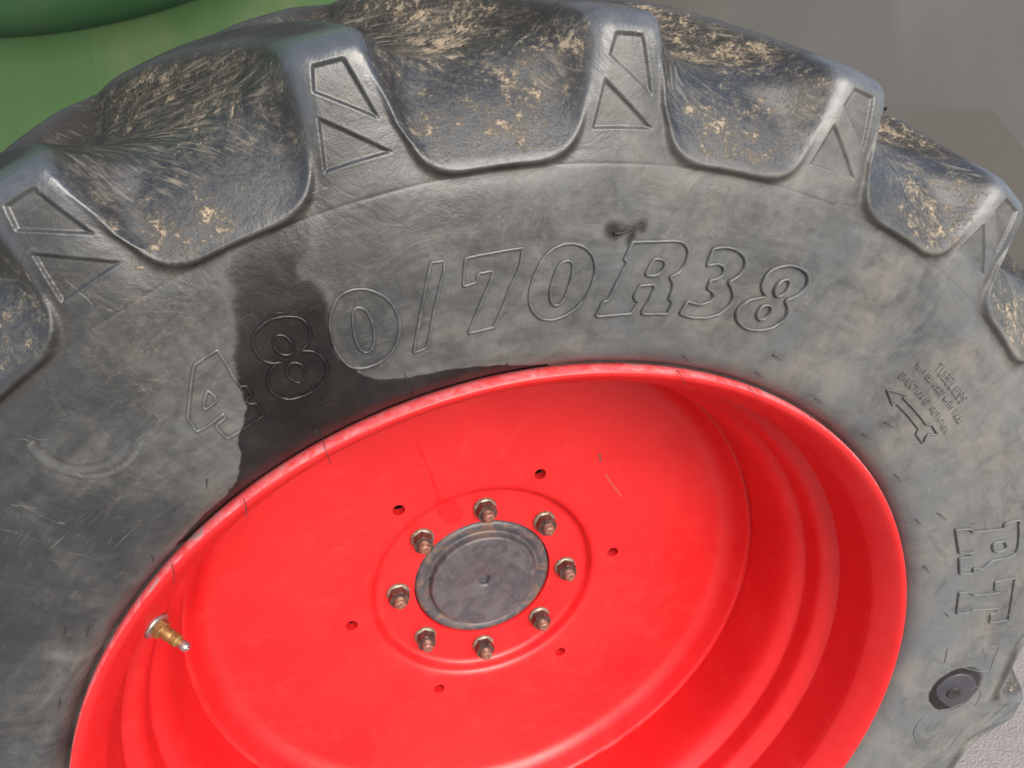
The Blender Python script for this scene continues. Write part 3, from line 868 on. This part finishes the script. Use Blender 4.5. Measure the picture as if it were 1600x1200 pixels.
# --- rim --------------------------------------------------------------
front = [(.5080, -.016), (.5090, -.009), (.5086, -.003), (.5070, .0010), (.5048, .0024), (.5020, .0018), (.4985, -.0014), (.4945, -.0070), (.4905, -.0135), (.4868, -.0200),
         (.4835, -.0265), (.4820, -.0300), (.4812, -.0325), (.4808, -.0360), (.4804, -.0400), (.4800, -.060), (.4792, -.084), (.4788, -.0915), (.4778, -.0935), (.4735, -.0975), (.4680, -.1020), (.4635, -.1065),
         (.4602, -.1115), (.4588, -.1175), (.4584, -.125), (.4580, -.1370), (.4574, -.1400), (.4560, -.1420), (.4515, -.1465), (.4462, -.1525), (.4418, -.160), (.4390, -.170), (.4376, -.183),
         (.4370, -.205), (.4370, -.260), (.4370, -.400), (.442, -.424), (.460, -.440), (.482, -.450), (.492, -.462), (.500, -.474), (.508, -.478)]
back = [(.508, -.470), (.505, -.466), (.497, -.455), (.486, -.442), (.465, -.431), (.450, -.415), (.446, -.395), (.446, -.21), (.448, -.186), (.460, -.162),
        (.466, -.150), (.467, -.122), (.471, -.113), (.484, -.102), (.4865, -.090), (.4880, -.050), (.4900, -.034), (.4960, -.020), (.5020, -.0165)]
fs = spline(front, 3)
bm = bmesh.new()
def wob_rim(a, r, z):
    k = .0006 * math.sin(5 * a + 1) + .0004 * math.sin(13 * a)
    return (k * .5 if z > -.2 else 0, 0)
lathe(bm, [tuple(x) for x in fs] + back, 384, closed=True, wob=wob_rim)
rim = from_bm('rim', bm, wheel, RED)
rim['label'] = 'deep stepped bright red steel rim with worn pale lip'
# fine circumferential weld bead where the disc meets the barrel
bm = bmesh.new()
dprof = [(.4400, -.270), (.4400, -.2552), (.4372, -.2550), (.4350, -.2553), (.4330, -.2563), (.4312, -.2590), (.4285, -.2655), (.4255, -.2730), (.4220, -.2805), (.4165, -.2875), (.4090, -.2930),
         (.395, -.2962), (.34, -.2985), (.29, -.3010), (.25, -.3030), (.215, -.3045), (.192, -.3060), (.1840, -.3080), (.1795, -.3115), (.1765, -.3180), (.1735, -.3230), (.1695, -.3255),
         (.164, -.3265), (.140, -.327), (.1145, -.327), (.1128, -.3275), (.1120, -.329)]
dfs = spline(dprof, 3)
dback = [(.112, -.343), (.17, -.343), (.20, -.322), (.25, -.318), (.38, -.3125), (.42, -.305), (.4390, -.295)]
def wob_disc(a, r, z):
    k = max(0., (r - .36) / .077)
    dent = math.exp(-((a - rad(-33)) % (2 * math.pi) - 0) ** 2 / .004) + math.exp(-((a - rad(-30) - 2 * math.pi) % (2 * math.pi)) ** 2 / .01)
    dr = -k * (.0012 * math.sin(4 * a + .6) + .0012 * math.sin(9 * a) + .0008 * math.sin(17 * a + 2)) - .0012 * k * dent
    dz = k * (.0015 * math.sin(3 * a) + .0009 * math.sin(11 * a))
    # low swelling of the pressed plate
    dz += .0012 * math.sin(2 * a + 1) * math.exp(-((r - .30) / .06) ** 2)
    return (min(dr, .0002) if r < .4345 else 0, dz if r < .434 else 0)
lathe(bm, [tuple(x) for x in dfs] + dback, 320, closed=True, wob=wob_disc)
disc = from_bm('wheel_disc', bm, wheel, RED)
disc['label'] = 'dished red wheel centre with a flat bolting face and six small round holes'
cut = bmesh.new()
for k in range(6):
    a = rad(150.45 - 60 * k)
    mt = Matrix.Translation((.2147 * math.cos(a), .2147 * math.sin(a), -.31))
    bmesh.ops.create_cone(cut, cap_ends=True, segments=28, radius1=.0091, radius2=.0091, depth=.06, matrix=mt)
cm = bpy.data.meshes.new('cut'); cut.to_mesh(cm); cut.free()
cobj = bpy.data.objects.new('cut', cm); COL.objects.link(cobj); cobj.parent = wheel
bpy.context.view_layer.update()
md = disc.modifiers.new('b', 'BOOLEAN'); md.object = cobj; md.solver = 'EXACT'
bpy.context.view_layer.update()
nm = bpy.data.meshes.new_from_object(disc.evaluated_get(bpy.context.evaluated_depsgraph_get()))
disc.modifiers.clear(); disc.data = nm
bpy.data.objects.remove(cobj)
bmx = bmesh.new(); bmx.from_mesh(nm)
for e_ in bmx.edges:
    if len(e_.link_faces) == 2 and e_.calc_face_angle(0) > rad(50):
        e_.smooth = False
bmx.to_mesh(nm); bmx.free()

# --- hub cap ------------------------------------------------------------
bm = bmesh.new()
cp = [(.1108, -.352), (.1108, -.3345), (.1098, -.3305), (.1070, -.3275), (.1030, -.3262), (.0985, -.3268), (.0945, -.3288), (.0915, -.3300), (.0890, -.3290), (.0872, -.3250),
      (.0862, -.3205), (.0845, -.3182), (.0815, -.3175), (.070, -.3176), (.050, -.3182), (.030, -.3190), (.018, -.3205), (.0125, -.3215), (.0095, -.3235), (.0080, -.3275), (.0070, -.3300),
      (.0045, -.3290), (.0, -.3280)]
lathe(bm, [tuple(x) for x in spline(cp, 3)], 128)
cap = from_bm('hub_cap', bm, wheel, CAP)
cap['label'] = 'round grey steel hub cap with raised face and centre dimple'
# ring of worn stamped marks round its face
for k in range(17):
    a = rad(128 - 15.5 * k)
    if k in (7,):
        continue
    bm = bmesh.new()
    rr_ = .0705 + random.uniform(-.0006, .0006)
    for q in range(3):
        aa = a + random.uniform(-.022, .022)
        r_ = rr_ + random.uniform(-.0024, .0024)
        mt = Matrix.Translation((r_ * math.cos(aa), r_ * math.sin(aa), -.3173)) @ Matrix.Rotation(random.uniform(0, 3), 4, 'Z') @ Matrix.Diagonal((.0024, .0010, .0009, 1))
        bmesh.ops.create_icosphere(bm, subdivisions=1, radius=1, matrix=mt)
    from_bm('stamped_mark', bm, cap, CAP)

# --- nuts ----------------------------------------------------------------
def nut_hex(bm):
    af = .0142
    R_ = af / math.cos(math.pi / 6)
    prof = []
    # hexagonal prism with chamfered crown: intersect by clamping radius
    n = 48
    rings = []
    for z, lim in ((0, 1.), (.0135, 1.), (.0150, .965), (.0160, .90), (.0160, .64)):
        ring = []
        for k in range(n):
            a = 2 * math.pi * k / n
            hx = af / math.cos(((a + math.pi / 6) % (math.pi / 3)) - math.pi / 6)
            r = min(hx, R_ * lim)
            ring.append(bm.verts.new((r * math.cos(a), r * math.sin(a), z)))
        rings.append(ring)
    for A, B in zip(rings, rings[1:]):
        for k in range(n):
            bm.faces.new((A[k], A[(k + 1) % n], B[(k + 1) % n], B[k]))
    bm.faces.new(rings[-1]); bm.faces.new(rings[0][::-1])
bm = bmesh.new(); nut_hex(bm)
nut0 = from_bm('wheel_nut', bm, wheel, NUT, True, 22)
bm = bmesh.new()
lathe(bm, [(.010, -.0045), (.0172, -.0045), (.0183, -.0035), (.0184, -.0015), (.0172, .0004), (.0150, .0016), (.012, .0018)], 40)
wash0 = from_bm('washer', bm, nut0, WASHER, True, 40)
bm = bmesh.new()
sp_ = [(.0088, .010), (.0092, .014)]
zz = .0165
while zz < .0245:
    sp_ += [(.0093, zz), (.0086, zz + .00075)]
    zz += .0015
sp_ += [(.0086, .0255), (.0074, .0272), (.0052, .0280), (.0030, .0281), (.0022, .0276), (0, .0274)]
lathe(bm, sp_, 32)
stud0 = from_bm('stud', bm, nut0, STUD, True, 60)
for k in range(8):
    a = rad(112.2 - 45 * k)
    if k == 0:
        n_, w_, s_ = nut0, wash0, stud0
    else:
        n_ = nut0.copy(); COL.objects.link(n_); n_.parent = wheel
        w_ = wash0.copy(); COL.objects.link(w_); w_.parent = n_
        s_ = stud0.copy(); COL.objects.link(s_); s_.parent = n_
    n_.location = (.1378 * math.cos(a), .1378 * math.sin(a), -.3225)
    n_.rotation_euler = (0, 0, random.uniform(0, 6))

# --- valve ----------------------------------------------------------------
def axis_matrix(p, d):
    d = Vector(d).normalized()
    q = d.to_track_quat('Z', 'X').to_matrix().to_4x4()
    q.translation = Vector(p)
    return q
va = rad(176.8)
vbase = Vector((.4625 * math.cos(va), .4625 * math.sin(va), -.1065))
vdir = Vector((-math.cos(va) * 1.0, -math.sin(va) * 1.0, .72))
VM = axis_matrix(vbase, vdir)
bm = bmesh.new()
lathe(bm, [(0, .0102), (.0072, .0102), (.0072, .0200), (.0064, .0222), (.0064, .0226), (.0071, .0232), (.0071, .0296), (.0056, .0316), (.0048, .0320), (.0046, .037), (.0, .037)], 32, mat=VM)
valve = from_bm('valve_stem', bm, rim, BRASS, True, 35)
bm = bmesh.new()
lathe(bm, [(0, -.004), (.0146, -.004), (.0152, .0005), (.0142, .0020), (.011, .0028), (0, .0028)], 40, mat=VM)
from_bm('valve_washer', bm, valve, CHROME, True, 35)
bm = bmesh.new()
for_n = 6
bmesh.ops.create_cone(bm, cap_ends=True, segments=6, radius1=.0108, radius2=.0108, depth=.0080, matrix=VM @ Matrix.Translation((0, 0, .0064)))
bmesh.ops.bevel(bm, geom=bm.edges[:], offset=.0007, segments=1, affect='EDGES')
from_bm('valve_nut', bm, valve, BRASS, False)
bm = bmesh.new()
lathe(bm, [(0, .0355), (.0050, .0355), (.0053, .0362), (.0053, .0422), (.0046, .0436), (.0022, .0438), (.0020, .0452), (0, .0454)], 24, mat=VM)
from_bm('valve_cap', bm, valve, CHROME, True, 35)

# --- hub behind the disc ----------------------------------------------
bm = bmesh.new()
lathe(bm, [(0, -.345), (.105, -.345), (.150, -.350), (.165, -.360), (.165, -.40), (.13, -.42), (.12, -.60), (.12, -.80), (0, -.80)], 64)
from_bm('axle_hub', bm, wheel, HUB, True, 40)

# ---------------------------------------------------------------- machine behind
def Wp(x, y, z):
    return M @ Vector((x, y, z))
def slab(bm, pts, thick, nrm=None):
    """planar polygon given in world space, thickened away from the wheel"""
    v = [bm.verts.new(p) for p in pts]
    f = bm.faces.new(v)
    f.normal_update()
    n = Vector(nrm) if nrm else f.normal.copy()
    r = bmesh.ops.extrude_face_region(bm, geom=[f])
    for g_ in r['geom']:
        if isinstance(g_, bmesh.types.BMVert):
            g_.co += n * thick
def profile_sheet(bm, prof, x0, x1, nx=40, f=None, thick=.004):
    """sheet metal: a (y, z) world profile swept along x"""
    g_ = []
    for side in (0, 1):
        rows_ = []
        for i in range(nx + 1):
            x = x0 + (x1 - x0) * i / nx
            row = []
            for (y, z) in prof:
                dy, dz = f(x, y, z) if f else (0, 0)
                row.append(bm.verts.new((x, y + dy + side * thick, z + dz + side * thick * .3)))
            rows_.append(row)
        g_.append(rows_)
    a, b = g_
    m = len(prof)
    for i in range(nx):
        for j in range(m - 1):
            bm.faces.new((a[i][j], a[i + 1][j], a[i + 1][j + 1], a[i][j + 1]))
            bm.faces.new((b[i][j], b[i][j + 1], b[i + 1][j + 1], b[i + 1][j]))
    for j in range(m - 1):
        bm.faces.new((a[0][j], a[0][j + 1], b[0][j + 1], b[0][j])); bm.faces.new((a[nx][j], b[nx][j], b[nx][j + 1], a[nx][j + 1]))
    for i in range(nx):
        bm.faces.new((a[i][0], b[i][0], b[i + 1][0], a[i + 1][0])); bm.faces.new((a[i][-1], a[i + 1][-1], b[i + 1][-1], b[i][-1]))

GREEN = panel_material('lighter green machine paint', (.031, .071, .025), (.040, .088, .031), (.100, .100, .045), .38, 5, .5)
GREEN_DARK = panel_material('darker green machine paint', (.018, .058, .022), (.025, .072, .027), (.048, .060, .028), .40, 6, .4)  # upper panel, a darker green than the side panel
GREY = panel_material('grey tank paint', (.038, .037, .033), (.045, .043, .039), (.050, .048, .042), .52, 3, .25)
BROWN = panel_material('grey brown guard steel', (.047, .044, .040), (.053, .049, .045), (.058, .053, .048), .55, 9, .4)

body = bpy.data.objects.new('farm_machine', None); COL.objects.link(body)
body.location = (0, .95, 0)
tag(body, 'green and grey sheet metal side of the farm machine behind the tyre', 'machine')
def child_mesh(name, bm, mat, parent=body, smooth=True, angle=30):
    for v in bm.verts:
        v.co -= parent.location
    return from_bm(name, bm, parent, mat, smooth, angle)

def arch(x, y, z):
    t = max(x + .62, -.6)
    return (0, (.08 * t + .56 * t * t if t > 0 else .08 * t) * min(1, max(0, (z - 1.0) / .5)))
bm = bmesh.new()
profile_sheet(bm, [(.775, .25), (.772, .6), (.768, 1.0), (.760, 1.3), (.745, 1.45), (.732, 1.53), (.724, 1.556), (.716, 1.570)], -2.6, -.10, 80, arch)
pn = child_mesh('side_panel', bm, GREEN)
bm = bmesh.new()
profile_sheet(bm, [(.713, 1.570), (.709, 1.573), (.700, 1.582), (.688, 1.600), (.672, 1.64), (.640, 1.75), (.59, 1.95), (.55, 2.3)], -2.6, -.10, 80, arch)
pn = child_mesh('upper_panel', bm, GREEN_DARK)
pn['label'] = 'darker green upper panel overhanging the lower one'
bm = bmesh.new()
for (x0_, z0_), (x1_, z1_) in (((-.417, 1.612), (-.452, 1.52)), ((-.452, 1.52), (-.472, 1.40))):
    tube(bm, [(x0_ + (x1_ - x0_) * q / 6, .742 + .004 * q * 0, z0_ + (z1_ - z0_) * q / 6) for q in range(7)], .0035, 6)
child_mesh('weld_seam', bm, GREEN)

# grey tank side: gently bellied sheet, folded back along a sloping crease
ca, cb = Vector((.940, 1.688)), Vector((1.304, 1.419))
cd = (cb - ca).normalized(); cn = Vector((-cd.y, cd.x))
def tank_y(x, z):
    q = (Vector((x, z)) - ca).dot(cn)
    soft = .5 * (q + math.sqrt(q * q + .0001))
    return .79 + .10 * (x - .62) ** 2 - .05 * (x - .62) * (x < .62) - .10 * soft + .85 * (min(max(x, -.2), 1.05) - .50) * (z - 1.45) + .05 * (z - 1.6) ** 2
bm = bmesh.new()
nx, nz_ = 200, 70
gv = [[bm.verts.new((-.16 + 4.6 * i / nx, tank_y(-.16 + 4.6 * i / nx, .3 + 2.0 * j / nz_), .3 + 2.0 * j / nz_)) for j in range(nz_ + 1)] for i in range(nx + 1)]
for i in range(nx):
    for j in range(nz_):
        bm.faces.new((gv[i][j], gv[i + 1][j], gv[i + 1][j + 1], gv[i][j + 1]))
pn = child_mesh('tank_panel', bm, GREY)
sol = pn.modifiers.new('thickness', 'SOLIDIFY'); sol.thickness = .004; sol.offset = 0
pn['label'] = 'smooth grey panel with a sloping crease'
bm = bmesh.new()
tube(bm, [(ca.x + (cb.x - ca.x) * q - .0, tank_y(ca.x + (cb.x - ca.x) * q, ca.y + (cb.y - ca.y) * q) - .001, ca.y + (cb.y - ca.y) * q) for q in [-.6 + .05 * k for k in range(50)]], .0022, 6)
bm.free()
bm = bmesh.new()
pts = [(.5886, .9893), (.8376, 1.0896), (.9824, 1.0573), (1.25, .80), (1.25, .2), (.60, .2)]
slab(bm, [Wp(x, y, -.715) for x, y in pts], .012, (0, 1, 0))
pn = child_mesh('bracket_plate', bm, BROWN, smooth=False)
bv = pn.modifiers.new('worn_edge', 'BEVEL'); bv.width = .0015; bv.segments = 2
pn['label'] = 'flat grey brown steel plate with a clipped corner'

# ---------------------------------------------------------------- ground
def ground_material():
    g = NG('pale worn concrete')
    ob = g.obj()
    n1 = g.noise(ob, 1.7, 5, .6, .5)
    n2 = g.noise(ob, 24, 8, .7, .6)
    n3 = g.noise(ob, 210, 5, .7)
    vor = g.n('ShaderNodeTexVoronoi'); g.put(vor.inputs['Vector'], ob); vor.inputs['Scale'].default_value = 140
    col = g.mix(g.ramp(n1, .3, .7), (.240, .212, .196), (.280, .248, .230))
    col = g.mix(g.ramp(n2, .4, .7, 0, .5), col, (.18, .165, .158))
    col = g.mix(g.ramp(n3, .35, .7, 0, .5), col, (.36, .335, .32))
    h = g.math('ADD', g.math('MULTIPLY', n2, 1.), g.math('ADD', n3, g.math('MULTIPLY', vor.outputs[0], .5)))
    return g.out(color=col, rough=.85, normal=g.bump(h, .7, .004), spec=.3)
bm = bmesh.new()
n = 40
vs = {}
for i in range(n + 1):
    for j in range(n + 1):
        x = ((i / n) * 2 - 1); y = ((j / n) * 2 - 1)
        X, Y = 60 * x ** 3, 60 * y ** 3
        vs[i, j] = bm.verts.new((X, Y, .0))
for i in range(n):
    for j in range(n):
        bm.faces.new((vs[i, j], vs[i + 1, j], vs[i + 1, j + 1], vs[i, j + 1]))
gr = from_bm('ground', bm, None, ground_material())
gr['kind'] = 'structure'
print('tyre grid', NT, NS)
